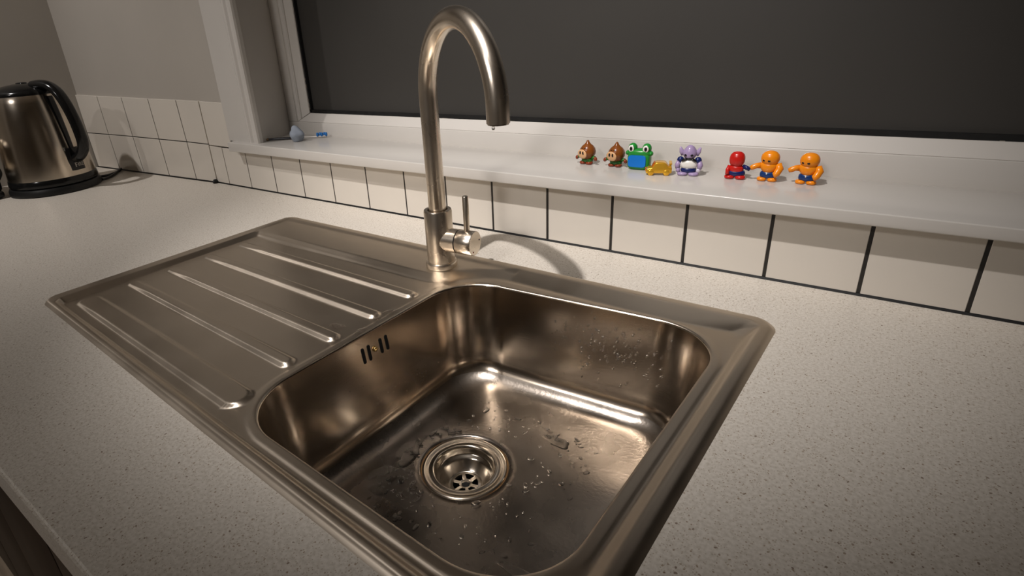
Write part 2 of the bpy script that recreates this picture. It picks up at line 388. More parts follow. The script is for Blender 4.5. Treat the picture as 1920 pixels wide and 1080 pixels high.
# height raster, 1 mm cells with a margin
MG = 4
S_, T_ = np.meshgrid(np.arange(-MG, SW+MG+1, 1.0), -np.arange(-MG, SH+MG+1, 1.0), indexing='ij')
def sd_rrect(s, t, x0, x1, y0, y1, r):
    cx, cy, hx, hy = (x0+x1)/2, (y0+y1)/2, (x1-x0)/2, (y1-y0)/2
    qx = np.abs(s-cx)-hx+r; qy = np.abs(t-cy)-hy+r
    return np.hypot(np.maximum(qx, 0), np.maximum(qy, 0))+np.minimum(np.maximum(qx, qy), 0)-r
def sd_poly(s, t, P):
    n = len(P); d = np.full(s.shape, 1e9); inside = np.zeros(s.shape, bool); near = np.zeros(s.shape, int); wsum = np.zeros(s.shape); wd = np.zeros(s.shape)
    for i in range(n):
        ax, ay, wa = P[i]; bx, by, _ = P[(i+1) % n]
        ex, ey = bx-ax, by-ay; L = ex*ex+ey*ey
        k = np.clip(((s-ax)*ex+(t-ay)*ey)/L, 0, 1); dd = np.hypot(s-ax-k*ex, t-ay-k*ey)
        w = 1/(dd+0.5)**3; wsum += w; wd += w*wa
        d = np.minimum(d, dd)
        c = ((ay > t) != (by > t)) & (s < (bx-ax)*(t-ay)/(by-ay+1e-12)+ax); inside ^= c
    return np.where(inside, d, -d), wd/wsum
edge = -sd_rrect(S_, T_, 0, SW, -SH, 0, 24)
# recess outline (upper edge of its slope) with slope width per segment
U = [(27, -92, 17), (430, -86, 17), (461, -84, 20), (483, -60, 24), (510, -38, 26), (556, -15, 30), (838, -15, 30), (847, -24, 9), (847, -447, 7), (840, -449, 7), (36, -449, 9), (27, -440, 10)]
du, wu = sd_poly(S_, T_, U)
h = np.where(edge < 0, edge*1.2, 0)
h = h+np.clip(edge/4.5, 0, 1)*3.9+np.clip((edge-4.5)/9, 0, 1)*0.3
ledge = sm((edge-14)/12)*1.6                          # ledge a little lower than the bead
rear = (T_ > -100) & (S_ < 560)
h = h-np.where(rear, ledge, 0)
rec = np.clip(du/np.maximum(wu, 1), 0, 1)
h = h-rec*np.where(rear, 5.4, 7.4)
# ribs
def bar(s0, s1, t0, hw, sl, hgt, r):
    d = -sd_rrect(S_, T_, s0, s1, t0-hw, t0+hw, r)
    return sm(d/sl)*hgt*np.clip((S_-s0+40)/120, 0.5, 1)
for tc_ in (-146, -213, -279, -343):
    h = h+bar(48, 482, tc_, 10.0, 4.0, 4.2, 9)
h = h+bar(48, 502, -412, 17, 4.5, 3.6, 16)
# narrow step along the left floor edge
h = h-sm((30-np.abs(S_-56))/8)*0.0
# bowl lip
BX0, BX1, BYB0, BYB1, BYF, BR = 499.0, 824.5, -66.0, -50.0, -425.0, 66.0
yb_of = lambda s: BYB0+(BYB1-BYB0)*np.clip((s-BX0)/(BX1-BX0), 0, 1)
db = sd_rrect(S_, T_, BX0, BX1, BYF, (BYB0+BYB1)/2, BR)
h = h+sm((13-db)/4)*np.where(du > 12, 0.9, 0)
for _ in range(1):
    h[1:-1, 1:-1] = (h[1:-1, 1:-1]*4+h[:-2, 1:-1]*2+h[2:, 1:-1]*2+h[1:-1, :-2]*2+h[1:-1, 2:]*2+h[:-2, :-2]+h[2:, 2:]+h[:-2, 2:]+h[2:, :-2])/16
h = h+0.4
def hs(s, t):
    a = np.clip(np.asarray(s, float)+MG, 0, h.shape[0]-1.001); b = np.clip(-np.asarray(t, float)+MG, 0, h.shape[1]-1.001)
    i = a.astype(int); j = b.astype(int); u = a-i; v = b-j
    return h[i, j]*(1-u)*(1-v)+h[i+1, j]*u*(1-v)+h[i, j+1]*(1-u)*v+h[i+1, j+1]*u*v
DRAIN = (625.5, -240.0); FLOORZ = -138.0; DR = 51.0
def build_sink():
    sg = np.arange(-2, SW+2.1, 2.0); tg = -np.arange(-2, SH+2.1, 2.0)
    RX0, RX1, RY0, RY1 = 486, 838, -438, -38
    SS, TT = np.meshgrid(sg, tg, indexing='ij'); ZZ = hs(SS, TT)
    idx = -np.ones(SS.shape, int); P = []; F = []
    keep = ~((SS > RX0) & (SS < RX1) & (TT > RY0) & (TT < RY1))
    ii = np.argwhere(keep)
    for n, (i, j) in enumerate(ii): idx[i, j] = n
    P = [(SS[i, j], TT[i, j], ZZ[i, j]) for i, j in ii]
    for i in range(len(sg)-1):
        for j in range(len(tg)-1):
            q = (idx[i, j], idx[i, j+1], idx[i+1, j+1], idx[i+1, j])
            if min(q) < 0: continue
            if sg[i] >= RX0 and sg[i+1] <= RX1 and tg[j] <= RY1 and tg[j+1] >= RY0: continue
            F.append(q)
    # boundary of the rectangle, counter clockwise seen from above
    i0 = int(np.where(sg == RX0)[0][0]); i1 = int(np.where(sg == RX1)[0][0]); jt = int(np.where(tg == RY1)[0][0]); jb = int(np.where(tg == RY0)[0][0])
    loop = [(i, jb) for i in range(i0, i1)]+[(i1, j) for j in range(jb, jt, -1)]+[(i, jt) for i in range(i1, i0, -1)]+[(i0, j) for j in range(jt, jb)]
    ring0 = [int(idx[a]) for a in loop]; n = len(loop)
    cx, cy = (BX0+BX1)/2, (BYF+(BYB0+BYB1)/2)/2
    ang = np.array([math.atan2(tg[b]-cy, sg[a]-cx) for a, b in loop])
    def outline(ins, r):
        x0, x1, y0 = BX0+ins, BX1-ins, BYF+ins
        pts = []
        def corner(px, py, a0):
            for k in range(25):
                a = a0+math.pi/2*k/24; pts.append((px+r*math.cos(a), py+r*math.sin(a)))
        yl, yr = BYB0-ins, BYB1-ins
        corner(x1-r, y0+r, -math.pi/2); corner(x1-r, yr-r, 0); corner(x0+r, yl-r, math.pi/2); corner(x0+r, y0+r, math.pi)
        dense = []
        for k in range(len(pts)):
            a = np.array(pts[k]); b = np.array(pts[(k+1) % len(pts)]); m = max(1, int(np.linalg.norm(b-a)/1.0))
            for q in range(m): dense.append(a+(b-a)*q/m)
        D = np.array(dense); A = np.arctan2(D[:, 1]-cy, D[:, 0]-cx); R = np.hypot(D[:, 1]-cy, D[:, 0]-cx); o = np.argsort(A)
        rr = np.interp(ang, A[o], R[o], period=2*math.pi)
        return np.stack([cx+rr*np.cos(ang), cy+rr*np.sin(ang)], 1)
    rings = []
    base = np.array([(sg[a], tg[b]) for a, b in loop])
    o0 = outline(-3.0, BR+3)
    for k in range(1, 9):
        q = base+(o0-base)*(k/8); rings.append(np.column_stack([q, hs(q[:, 0], q[:, 1])]))
    z0 = hs(o0[:, 0], o0[:, 1])
    for a in (25, 50, 75, 90):
        c = math.radians(a); q = outline(-3+3*math.sin(c)*1.0, BR); rings.append(np.column_stack([q, z0-3*(1-math.cos(c))]))
    FR = 32.0; zb = FLOORZ+FR
    for k in range(1, 13):
        u = k/12; q = outline(0.2+12*u, BR-8*u); rings.append(np.column_stack([q, (z0-3)*(1-u)+zb*u]))
    for k in range(1, 10):
        c = math.pi/2*k/9; q = outline(12.2+FR*(1-math.cos(c)), BR-8-FR*(1-math.cos(c))*0.55); rings.append(np.column_stack([q, np.full(n, zb-FR*math.sin(c))]))
    last = rings[-1]
    circ = np.column_stack([DRAIN[0]+DR*np.cos(ang), DRAIN[1]+DR*np.sin(ang), np.full(n, FLOORZ-4.0)])
    for k in range(1, 17):
        u = k/16; q = last*(1-u)+circ*u; q[:, 2] = FLOORZ-4*u**1.5; rings.append(q)
    for rr, zz in ((DR-1.5, -5.2), (DR-2.2, -9.0)):
        rings.append(np.column_stack([DRAIN[0]+rr*np.cos(ang), DRAIN[1]+rr*np.sin(ang), np.full(n, FLOORZ+zz)]))
    prev = ring0; zones = [0]*len(F)
    for ri, r in enumerate(rings):
        b = len(P); P += [tuple(p) for p in r]; cur = list(range(b, b+n))
        for k in range(n): F.append((prev[k], cur[k], cur[(k+1) % n], prev[(k+1) % n])[::-1])
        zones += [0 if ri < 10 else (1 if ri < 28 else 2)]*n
        prev = cur
    A = np.array(P); X, Y = wld(A[:, 0], A[:, 1])
    V = np.column_stack([X-sink_o[0], Y-sink_o[1], A[:, 2]])
    return V.tolist(), [tuple(f) for f in F], zones, A[:, :2]*MM
sink = tag(empty('kitchen_sink', sink_o), 'brushed stainless steel sink with ribbed drainer set into the worktop', 'sink')
V, F, ZN, PL = build_sink()
bd = mesh_obj('basin_and_drainer', V, F, M_SINK, sink)
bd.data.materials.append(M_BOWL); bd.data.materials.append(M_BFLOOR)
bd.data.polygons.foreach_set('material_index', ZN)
uvl = bd.data.uv_layers.new(name='plan')
li = np.zeros(len(bd.data.loops), dtype=np.int32); bd.data.loops.foreach_get('vertex_index', li)
uvl.data.foreach_set('uv', PL[li].astype(np.float32).ravel())
dx, dy = wld(*DRAIN); dz = FLOORZ-4.0; dc = (float(dx)-sink_o[0], float(dy)-sink_o[1], dz)
strainer = mesh_obj('drain_strainer', *lathe([(49.5, -3.5), (48.6, -1.2), (46.5, -1.0), (43, -2.2), (38.5, -2.6), (36.5, -1.6), (35.0, -2.6), (33.8, -6), (33.2, -11.5), (32.0, -13.2), (29.5, -14.2), (27.5, -17), (24, -24), (20.8, -27), (19.8, -28.2), (18.8, -28.2), (18.6, -27), (17.8, -26.6)], 64), M_CHROME, sink, loc=dc)
strainer['label'] = 'polished steel drain cup'
mesh_obj('rust_ring', *lathe([(50.9, -2.0), (49.0, -3.6), (47, -1.4)][0:2], 64), M_RUST, strainer)
def strainer_plate():
    parts = []
    N = 72; zt_, zb_ = -27.0, -30.0
    ringp = lathe([(18.0, zb_), (18.0, zt_), (14.8, zt_+0.5), (14.8, zb_)], N); parts.append(ringp)
    for k in range(6):
        a = k*math.pi/3+0.26
        parts.append(xf(box(6.0, 15.5, -2.3, 2.3, zb_, zt_+0.2, 0.7, 1), rz(a)))
    parts.append(lathe([(7.2, zb_), (7.6, zt_), (5.0, zt_-0.6), (4.0, zt_-2.5), (0.01, zt_-2.5)], 32))
    return join(*parts)
mesh_obj('strainer_plate', *strainer_plate(), M_CHROME, strainer, auto=40)
mesh_obj('waste_hole', *join(lathe([(18.2, -30), (18.2, -60), (0.01, -60)], 32)), M_HOLE, strainer)
mesh_obj('strainer_screw', *lathe([(4.6, -30.5), (4.4, -28.9), (2.5, -28.4), (0.01, -28.3)], 20), M_HOLE, strainer)
# overflow slots on the left bowl wall
def slot(t, z0, z1, w=4.4):
    pts = []
    for k in range(9): a = math.pi*k/8; pts.append((t+w/2*math.cos(a), z1-w/2+w/2*math.sin(a)))
    for k in range(9): a = math.pi+math.pi*k/8; pts.append((t+w/2*math.cos(a), z0+w/2+w/2*math.sin(a)))
    V = []
    for ds in (1.0, -3.0):
        for tt, zz in pts:
            s = 499.2+12*(-2.5-zz)/103.0+ds*0.35; X, Y = wld(s, tt); V.append((float(X)-sink_o[0], float(Y)-sink_o[1], zz))
    n = len(pts); F = [tuple(range(n))]+[(i, (i+1) % n, n+(i+1) % n, n+i) for i in range(n)]
    return V, F
for t in (-260.5, -251.2, -232.0, -222.5): mesh_obj('overflow_slot', *slot(t, -37.5, -17.5), M_HOLE, sink, smooth=False)
X, Y = wld(503.2, -241.9)
mesh_obj('overflow_screw', *join(blob((float(X)-sink_o[0], float(Y)-sink_o[1], -27), (1.6, 3.2, 3.2), nu=14, nv=8), xf(box(-0.5, 1.0, -2.6, 2.6, -0.5, 0.5), None, (float(X)-sink_o[0]+1.2, float(Y)-sink_o[1], -27))), M_BRASS, sink)

# water: beads on the bowl walls and floor, flat puddles on the drainer
def wall_frame(side, a, z):
    u = (-2.5-z)/103.0; ins = 12*u
    if side == 'back': s, t = a, float(yb_of(a))-ins-0.4; nrm = (0, -1, 0)
    elif side == 'left': s, t = BX0+ins+0.4, a; nrm = (1, 0, 0)
    else: s, t = BX1-ins-0.4, a; nrm = (-1, 0, 0)
    X, Y = wld(s, t); return np.array([float(X)-sink_o[0], float(Y)-sink_o[1], z]), np.array(nrm, float)
drops = []
def bead(p, nrm, r, flat, elong=1.0, ang=0.0):
    nrm = nrm/np.linalg.norm(nrm); u = np.cross(nrm, [0.3, 0.2, 1]); u /= np.linalg.norm(u); v = np.cross(nrm, u)
    uu = u*math.cos(ang)+v*math.sin(ang); vv = -u*math.sin(ang)+v*math.cos(ang)
    m = np.stack([uu, vv, nrm], 1)
    drops.append(blob(p, (r, r*elong, r*flat), nu=7, nv=5, m=m))
for k in range(210):
    a = random.gauss(690, 55); z = random.gauss(-52, 26)
    if not (575 < a < 790 and -103 < z < -8): continue
    p, nr = wall_frame('back', a, z); bead(p, nr, random.uniform(0.7, 1.9), 0.6, random.uniform(1, 1.5), 0)
for k in range(120):
    a = random.uniform(-340, -130); z = random.gauss(-95, 18)
    if not (-108 < z < -20): continue
    p, nr = wall_frame('left', a, z); bead(p, nr, random.uniform(0.4, 1.0), 0.55, random.uniform(1, 1.4), 0)
for k in range(620):
    s = random.uniform(548, 785); t = random.uniform(-378, -112)
    if random.random() < 0.35: s = random.uniform(545, 620); t = random.uniform(-375, -200)
    elif random.random() < 0.35: t = random.uniform(-150, -105)
    if math.hypot(s-DRAIN[0], t-DRAIN[1]) < 56: continue
    d = math.hypot(s-DRAIN[0], t-DRAIN[1])
    X, Y = wld(s, t); p = np.array([float(X)-sink_o[0], float(Y)-sink_o[1], FLOORZ-1.2])
    rr = min(abs(random.gauss(0, 1.3))+0.5, 4.0)
    bead(p, np.array([0, 0, 1.0]), rr, 0.4 if rr < 1.5 else 0.25, random.uniform(1, 2.2), random.uniform(0, 3.1))
wd_ = mesh_obj('water_droplets', *join(*drops), M_WATER, sink); wd_['kind'] = 'stuff'; wd_['label'] = 'tiny clear water droplets in the bowl'
def puddle(c, r, seed, hgt=0.8, zz=None):
    rg = random.Random(seed); ph = [rg.uniform(0, 6.28) for _ in range(4)]
    n = 40; V = []; F = []
    prof = [(1.0, 0), (0.97, 0.5), (0.9, 0.85), (0.75, 1.0), (0.35, 1.02)]
    for q, zf in prof:
        for i in range(n):
            a = 2*math.pi*i/n; k = 1+0.18*math.sin(2*a+ph[0])+0.12*math.sin(3*a+ph[1])+0.08*math.sin(5*a+ph[2])
            s = c[0]+r[0]*q*k*math.cos(a); t = c[1]+r[1]*q*k*math.sin(a); X, Y = wld(s, t)
            b = float(hs(s, t)) if zz is None else zz
            V.append((float(X)-sink_o[0], float(Y)-sink_o[1], b+hgt*zf-0.05))
    for j in range(len(prof)-1):
        for i in range(n): F.append((j*n+i, j*n+(i+1) % n, (j+1)*n+(i+1) % n, (j+1)*n+i))
    F.append(tuple((len(prof)-1)*n+i for i in range(n)))
    return V, F
for c, r, sd in (((456, -258), (9, 8), 1), ((490, -250), (6, 9), 5), ((488, -196), (9, 12), 3)):
    o = mesh_obj('water_puddle', *puddle(c, r, sd, 0.9), M_WATER, sink)
for c, r, sd in (((560, -262), (13, 22), 11), ((566, -312), (17, 20), 12), ((690, -150), (14, 8), 13), ((745, -320), (16, 6), 14)):
    o = mesh_obj('water_puddle', *puddle(c, r, sd, 0.9, FLOORZ-1.0), M_WATER, sink)

# ------------------------------------------------------------------ worktop with the sink cut-out, cabinets below
def worktop():
    xo0, xo1, yo0, yo1 = XL+1, 2300, -694, 5.5
    hole = [tuple(float(q) for q in wld(s, t)) for s, t in ((16, -16), (SW-16, -16), (SW-16, -SH+12), (16, -SH+12))]
    bm = bmesh.new(); TH = 40
    def ringv(pts, z): return [bm.verts.new((x, y, z)) for x, y in pts]
    kx = -244
    outer = [(xo0, -48), (kx, -8), (xo1, 5), (xo1, yo0), (xo0, yo0)]
    outer = [(xo0, -44), (kx, -4.5), (kx+2, 4), (xo1, 4), (xo1, yo0), (xo0, yo0)]
    ot = ringv(outer, 0); ht = ringv(hole, 0); ob = ringv(outer, -TH); hb = ringv(hole, -TH)
    a, b, b2, c, d, e = ot; p, q, r, s = ht
    for (o, hh, fl) in ((ot, ht, 1), (ob, hb, -1)):
        a, b, b2, c, d, e = o; p, q, r, s = hh
        fs = [(a, b, p), (b, b2, p), (b2, c, q, p), (c, d, r, q), (d, e, s, r), (e, a, p, s)]
        for f in fs: bm.faces.new(f[::fl])
    for T, Bm in ((ot, ob), (ht, hb)):
        for i in range(len(T)): bm.faces.new((T[i], Bm[i], Bm[(i+1) % len(T)], T[(i+1) % len(T)]))
    bmesh.ops.recalc_face_normals(bm, faces=bm.faces)
    fe = [ed for ed in bm.edges if all(abs(v.co.y-yo0) < 1e-3 for v in ed.verts) and abs(ed.verts[0].co.z-ed.verts[1].co.z) < 1e-3]
    bmesh.ops.bevel(bm, geom=fe, offset=3, segments=3, affect='EDGES')
    return bm_out(bm)
tag(mesh_obj('kitchen_worktop', *worktop(), M_STONE, smooth=False), 'speckled cream stone worktop running along the tiled wall', 'worktop')
cx0 = XL+3
names = ['dark brown base cabinet in the corner under the kettle', 'dark brown base cabinet under the worktop left of the drainer', 'dark brown base cabinet under the sink', 'dark brown base cabinet under the worktop right of the sink']
for k in range(4):
    x0 = cx0+k*620; x1 = x0+614
    c = tag(empty('base_cabinet', ((x0+x1)/2, -360, ZF)), names[k], 'cabinet', 'base cabinets under the worktop')
    w = (x1-x0)/2; H = -ZF-42
    mesh_obj('carcass', *join(box(-w, -w+18, -290, 300, 100, H), box(w-18, w, -290, 300, 100, H), box(-w+18, w-18, -290, 300, 100, 118), box(-w+18, w-18, 285, 300, 118, H), box(-w+18, w-18, -230, -215, 0, 100), box(-w, -w+18, -215, 300, 0, 100), box(w-18, w, -215, 300, 0, 100)), M_CAB, c, smooth=False)
    for sgn in (-1, 1):
        d_ = mesh_obj('door', *box(sgn*w/2-w/2+2, sgn*w/2+w/2-2, -310, -291, 104, H-3, 1.5, 2), M_CAB, c, auto=35)
        hx = -sgn*34+sgn*0
        mesh_obj('handle', *tube([(sgn*30, -312, H-190), (sgn*30, -336, H-186), (sgn*30, -340, H-180), (sgn*30, -340, H-70), (sgn*30, -336, H-64), (sgn*30, -312, H-60)], 5, 10), M_CHROME, d_)

# ------------------------------------------------------------------ tap
TB = (611.4, -163.3); tz0 = float(hs(451, -53))
tap = tag(empty('mixer_tap', (TB[0], TB[1], tz0)), 'tall brushed steel swan neck mixer tap behind the sink bowl', 'tap')
mesh_obj('base_collar', *lathe([(0.1, -1), (22.6, -1), (23, 0.5), (23, 6.5), (22.2, 8), (20, 8.3)], 64), M_TAP, tap, auto=50)
mesh_obj('body', *lathe([(20, 7), (20, 83.4), (19.2, 85), (14.5, 85), (14.2, 83), (14.2, 78), (11, 78)], 64), M_TAP, tap, auto=50)
TH_, TR, THH = math.radians(-28), 92.0, 236.0
dirx = np.array([math.cos(TH_), math.sin(TH_), 0])
path = [np.array([0, 0, z]) for z in np.linspace(72, THH, 12)]
for k in range(1, 49):
    a = math.pi*k/48; path.append(dirx*TR*(1-math.cos(a))+np.array([0, 0, THH+TR*math.sin(a)]))
endp = path[-1]
for k in range(1, 4): path.append(endp+np.array([0, 0, -4.0*k]))
spout = mesh_obj('spout_pipe', *tube(path, 12.3, 32), M_TAP, tap, auto=50)
ep = path[-1]
mesh_obj('aerator', *xf(lathe([(11.2, 2), (11.2, -1.5), (9.2, -1.5), (9.0, 0.5), (0.1, 0.5)], 32), None, ep), M_CHROME, spout, auto=50)
mesh_obj('water_drop', *xf(lathe([(0.01, -5.2), (1.2, -4.9), (1.9, -3.8), (1.8, -2.6), (1.1, -1.2), (0.5, 0)], 16), None, ep+np.array([-3, -5, -1.3])), M_WATER, spout)
MA = math.radians(6); md = np.array([math.cos(MA), math.sin(MA), 0]); mz_ = 41.0
def along(l, up=0.0, side=0.0): return md*l+np.array([-md[1], md[0], 0])*side+np.array([0, 0, mz_+up])
mesh_obj('cartridge_housing', *tube([along(8), along(31.5)], 17.2, 48), M_TAP, tap, auto=50)
mesh_obj('gap_ring', *tube([along(31), along(33.2)], 16.2, 48), M_HOLE, tap, auto=50)
knob = mesh_obj('handle_knob', *tube([along(33), along(33.6), along(57.2), along(58)], [16.8, 17.4, 17.4, 16.8], 48), M_TAP, tap, auto=50)
mesh_obj('lever', *tube([along(46, 15.5), along(46.4, 66), along(46.4, 67.2)], [4.1, 4.3, 3.6], 20), M_TAP, knob, auto=50)
mesh_obj('marker_dot', *blob(along(58.2, -11, -6), (0.6, 1.1, 1.1), nu=10, nv=6), M_RED, knob)
mesh_obj('marker_dot', *blob(along(58.2, 2, 12), (0.6, 1.0, 1.0), nu=10, nv=6), M_NAVY, knob)

# ------------------------------------------------------------------ kettle with base and cable
KC = (-650, -225); ka = math.radians(20)
ket = tag(empty('electric_kettle', (KC[0], KC[1], 0)), 'brushed steel cordless kettle with black handle and lid beside the tiled corner', 'kettle')
mesh_obj('power_base', *lathe([(0.1, 0), (101, 0), (105, 2), (105, 12), (102, 18), (97, 20), (0.1, 20)], 72), M_BLACKM, ket, auto=40)
mesh_obj('bottom_band', *lathe([(96, 20), (101, 22), (101.5, 26), (100, 38), (97.5, 41)], 72), M_BLACK, ket, auto=40)
body_prof = [(99.0, 39), (98.0, 60), (95.5, 100), (91.5, 145), (86, 190), (79.5, 225), (75, 240), (73, 243)]
mesh_obj('body', *lathe(body_prof, 96), M_KETTLE, ket)
lid = mesh_obj('lid', *lathe([(74.5, 240), (75.0, 245), (72, 250), (62, 257), (42, 264), (20, 267.5), (0.1, 268)], 64), M_BLACK, ket, auto=40)
mesh_obj('lid_button', *xf(blob((0, 0, 267), (14, 10, 4.0), 0.6, 0.8), rz(ka)), M_BLACK, lid)
rad_at = lambda z: float(np.interp(z, [p[1] for p in body_prof], [p[0] for p in body_prof]))
# handle: a strap in the vertical plane at angle ka
hp = [(40, 262), (66, 263), (90, 258), (110, 243), (124, 217), (134, 182), (139, 147), (139, 120), (131, 101), (116, 87), (101, 80)]
def sp_pts(P, n):
    P = np.array(P, float); out = []
    for i in range(len(P)-1):
        p0 = P[max(i-1, 0)]; p1 = P[i]; p2 = P[i+1]; p3 = P[min(i+2, len(P)-1)]
        for k in range(n):
            u = k/n; out.append(0.5*((2*p1)+(-p0+p2)*u+(2*p0-5*p1+4*p2-p3)*u*u+(-p0+3*p1-3*p2+p3)*u**3))
    out.append(P[-1]); return out
cc = sp_pts(hp, 6); nh = len(cc)
hpts = [(r*math.cos(ka), r*math.sin(ka), z) for r, z in cc]
mesh_obj('handle', *tube(hpts, [14.0]*nh, 20, flat=(1.05, 0.8)), M_BLACK, ket, auto=60)
def strip(z0, z1, half_w, out, n=14):
    V = []; F = []; m = 9
    for j in range(n+1):
        z = z0+(z1-z0)*j/n; r = rad_at(z)
        for i in range(m):
            w = half_w(z)*(i/(m-1)*2-1); a = ka+w/r; rr = r+out*(1-(abs(i/(m-1)*2-1))**6); V.append((rr*math.cos(a), rr*math.sin(a), z))
    for j in range(n):
        for i in range(m-1): F.append((j*m+i, j*m+i+1, (j+1)*m+i+1, (j+1)*m+i))
    return V, F
mesh_obj('handle_mount', *strip(54, 108, lambda z: 17+4*math.sin((z-54)/54*3.1), 5.0), M_BLACK, ket)
mesh_obj('water_gauge', *strip(100, 236, lambda z: 7+4*(z-100)/136, 1.6), M_BLACK, ket)
lb = mesh_obj('badge', *strip(52, 74, lambda z: 19, 6.2, 6), plastic('dark_badge', (0.02, 0.02, 0.02)), ket)
bv = []
for k, (a0, a1, zz0, zz1) in enumerate(((-11, -8.5, 60, 71), (-8.5, -5, 69, 71), (-8.5, -6, 64.5, 66.5), (-3.5, -1.5, 61, 70), (0, 4, 68, 70), (0, 1.6, 61, 68), (3, 4.6, 61, 68), (6.5, 10.5, 61, 63), (6.5, 8, 63, 70), (9, 10.5, 66, 70))):
    for (w0, w1, q0, q1) in ((a0, a1, zz0, zz1),):
        V = []
        for w, zq in ((w0, q0), (w1, q0), (w1, q1), (w0, q1)):
            a = ka+w/99.0; rr = rad_at(zq)+6.7; V.append((rr*math.cos(a), rr*math.sin(a), zq))
        bv.append((V, [(0, 1, 2, 3)]))
mesh_obj('badge_print', *join(*bv), plastic('silver_print', (0.45, 0.42, 0.38)), lb, smooth=False)
mesh_obj('spout', *xf(prism([(-70, -22, 236), (-70, 22, 236), (-104, 0, 243)], (0, 0, 9), 2, 2), rz(ka)), M_KETTLE, ket)
cab = sp_pts([(-8, 101, 5), (-2, 128, 4), (-18, 160, 4), (-36, 180, 5), (-46, 186, 6), (-34, 176, 5), (10, 140, 4), (36, 112, 4), (46, 95, 5)], 8)
mesh_obj('power_cable', *tube(cab, 3.6, 10), M_BLACKM, ket)

# ------------------------------------------------------------------ toaster at the left edge of the picture
tst = tag(empty('toaster', (-752, -455, 0)), 'black and chrome toaster next to the kettle, cut off by the picture edge', 'toaster')
mesh_obj('base', *box(-86, 86, -150, 118, 3, 20, 6, 3), M_BLACKM, tst, auto=40)
mesh_obj('black_end', *box(-88, 88, -152, 120, 16, 62, 14, 4), M_BLACK, tst, auto=40)
mesh_obj('chrome_body', *box(-84, 84, -146, 112, 58, 150, 26, 5), M_CHROME, tst, auto=40)
for yy in (-36, 36): mesh_obj('bread_slot', *box(yy-14, yy+14, -110, 80, 146, 151.5, 1, 1), M_HOLE, tst, smooth=False)
mesh_obj('cable', *tube(sp_pts([(60, 119, 40), (74, 128, 60), (80, 124, 80), (70, 118, 92)], 6), 3, 8), M_BLACKM, tst)
for sx in (-70, 70):
    for sy in (-130, 98): mesh_obj('foot', *xf(lathe([(0.1, 0), (9, 0), (9, 4), (0.1, 4)], 16), None, (sx, sy, 0)), M_BLACKM, tst)

# ------------------------------------------------------------------ things on the sill
def sill_pos(x, y): return (x, y, zt(x))
# toothbrush and putty lump
br = tag(empty('toothbrush', sill_pos(25, 62), math.atan2(82, 118)), 'white toothbrush with blue bristles lying on the sill behind the putty lump', 'toothbrush')
mesh_obj('handle', *tube([(-70, 0, 3.2), (-50, 0, 3.6), (-25, 0, 3.6), (-4, 0, 3.4)], [3.0, 3.4, 3.3, 2.6], 14, flat=(1.2, 0.8)), M_BRUSHD, br)
mesh_obj('end_cap', *tube([(-78, 0, 3.0), (-74, 0, 3.2), (-64, 0, 3.4)], [2.6, 3.4, 3.6], 14, flat=(1.25, 0.85)), M_TAN, br)
mesh_obj('neck', *tube([(-6, 0, 3.4), (18, 0, 3.2), (46, 0, 3.2), (70, 0, 3.2)], [2.6, 2.2, 2.4, 3.6], 14, flat=(1.2, 0.7)), M_BRUSHW, br)
mesh_obj('bristles', *join(*[blob((50+5*k, 3*((k % 2)-0.5), 7.5), (2.6, 3.2, 4.4), 0.5, 0.7, nu=10, nv=8) for k in range(5)]), M_BRISTLE, br)
def lump(p):
    k = 1+0.10*math.sin(3*p[0]+1.2)+0.08*math.sin(4*p[1]+2*p[2])+0.06*math.sin(5*p[2]+1)
    q = p*k; q[0] += -0.25*max(q[2], 0); return np.array([q[0], q[1], max(q[2], -0.86)])
pl = tag(empty('putty_lump', sill_pos(50, 46)), 'lumpy blue grey ball of putty on the sill in front of the toothbrush', 'putty')
mesh_obj('lump', *blob((0, 0, 15), (17.5, 14, 17), nu=32, nv=24, fn=lump), M_PUTTY, pl)
mesh_obj('dent', *blob((-7, -11.2, 22), (1.6, 1.2, 2.6), nu=10, nv=8), plastic('dark_grey_dent', (0.07, 0.08, 0.10)), pl)
mesh_obj('dent', *blob((0, -12.6, 14), (3.2, 0.8, 1.0), nu=10, nv=8), plastic('dark_grey_dent', (0.07, 0.08, 0.10)), pl)

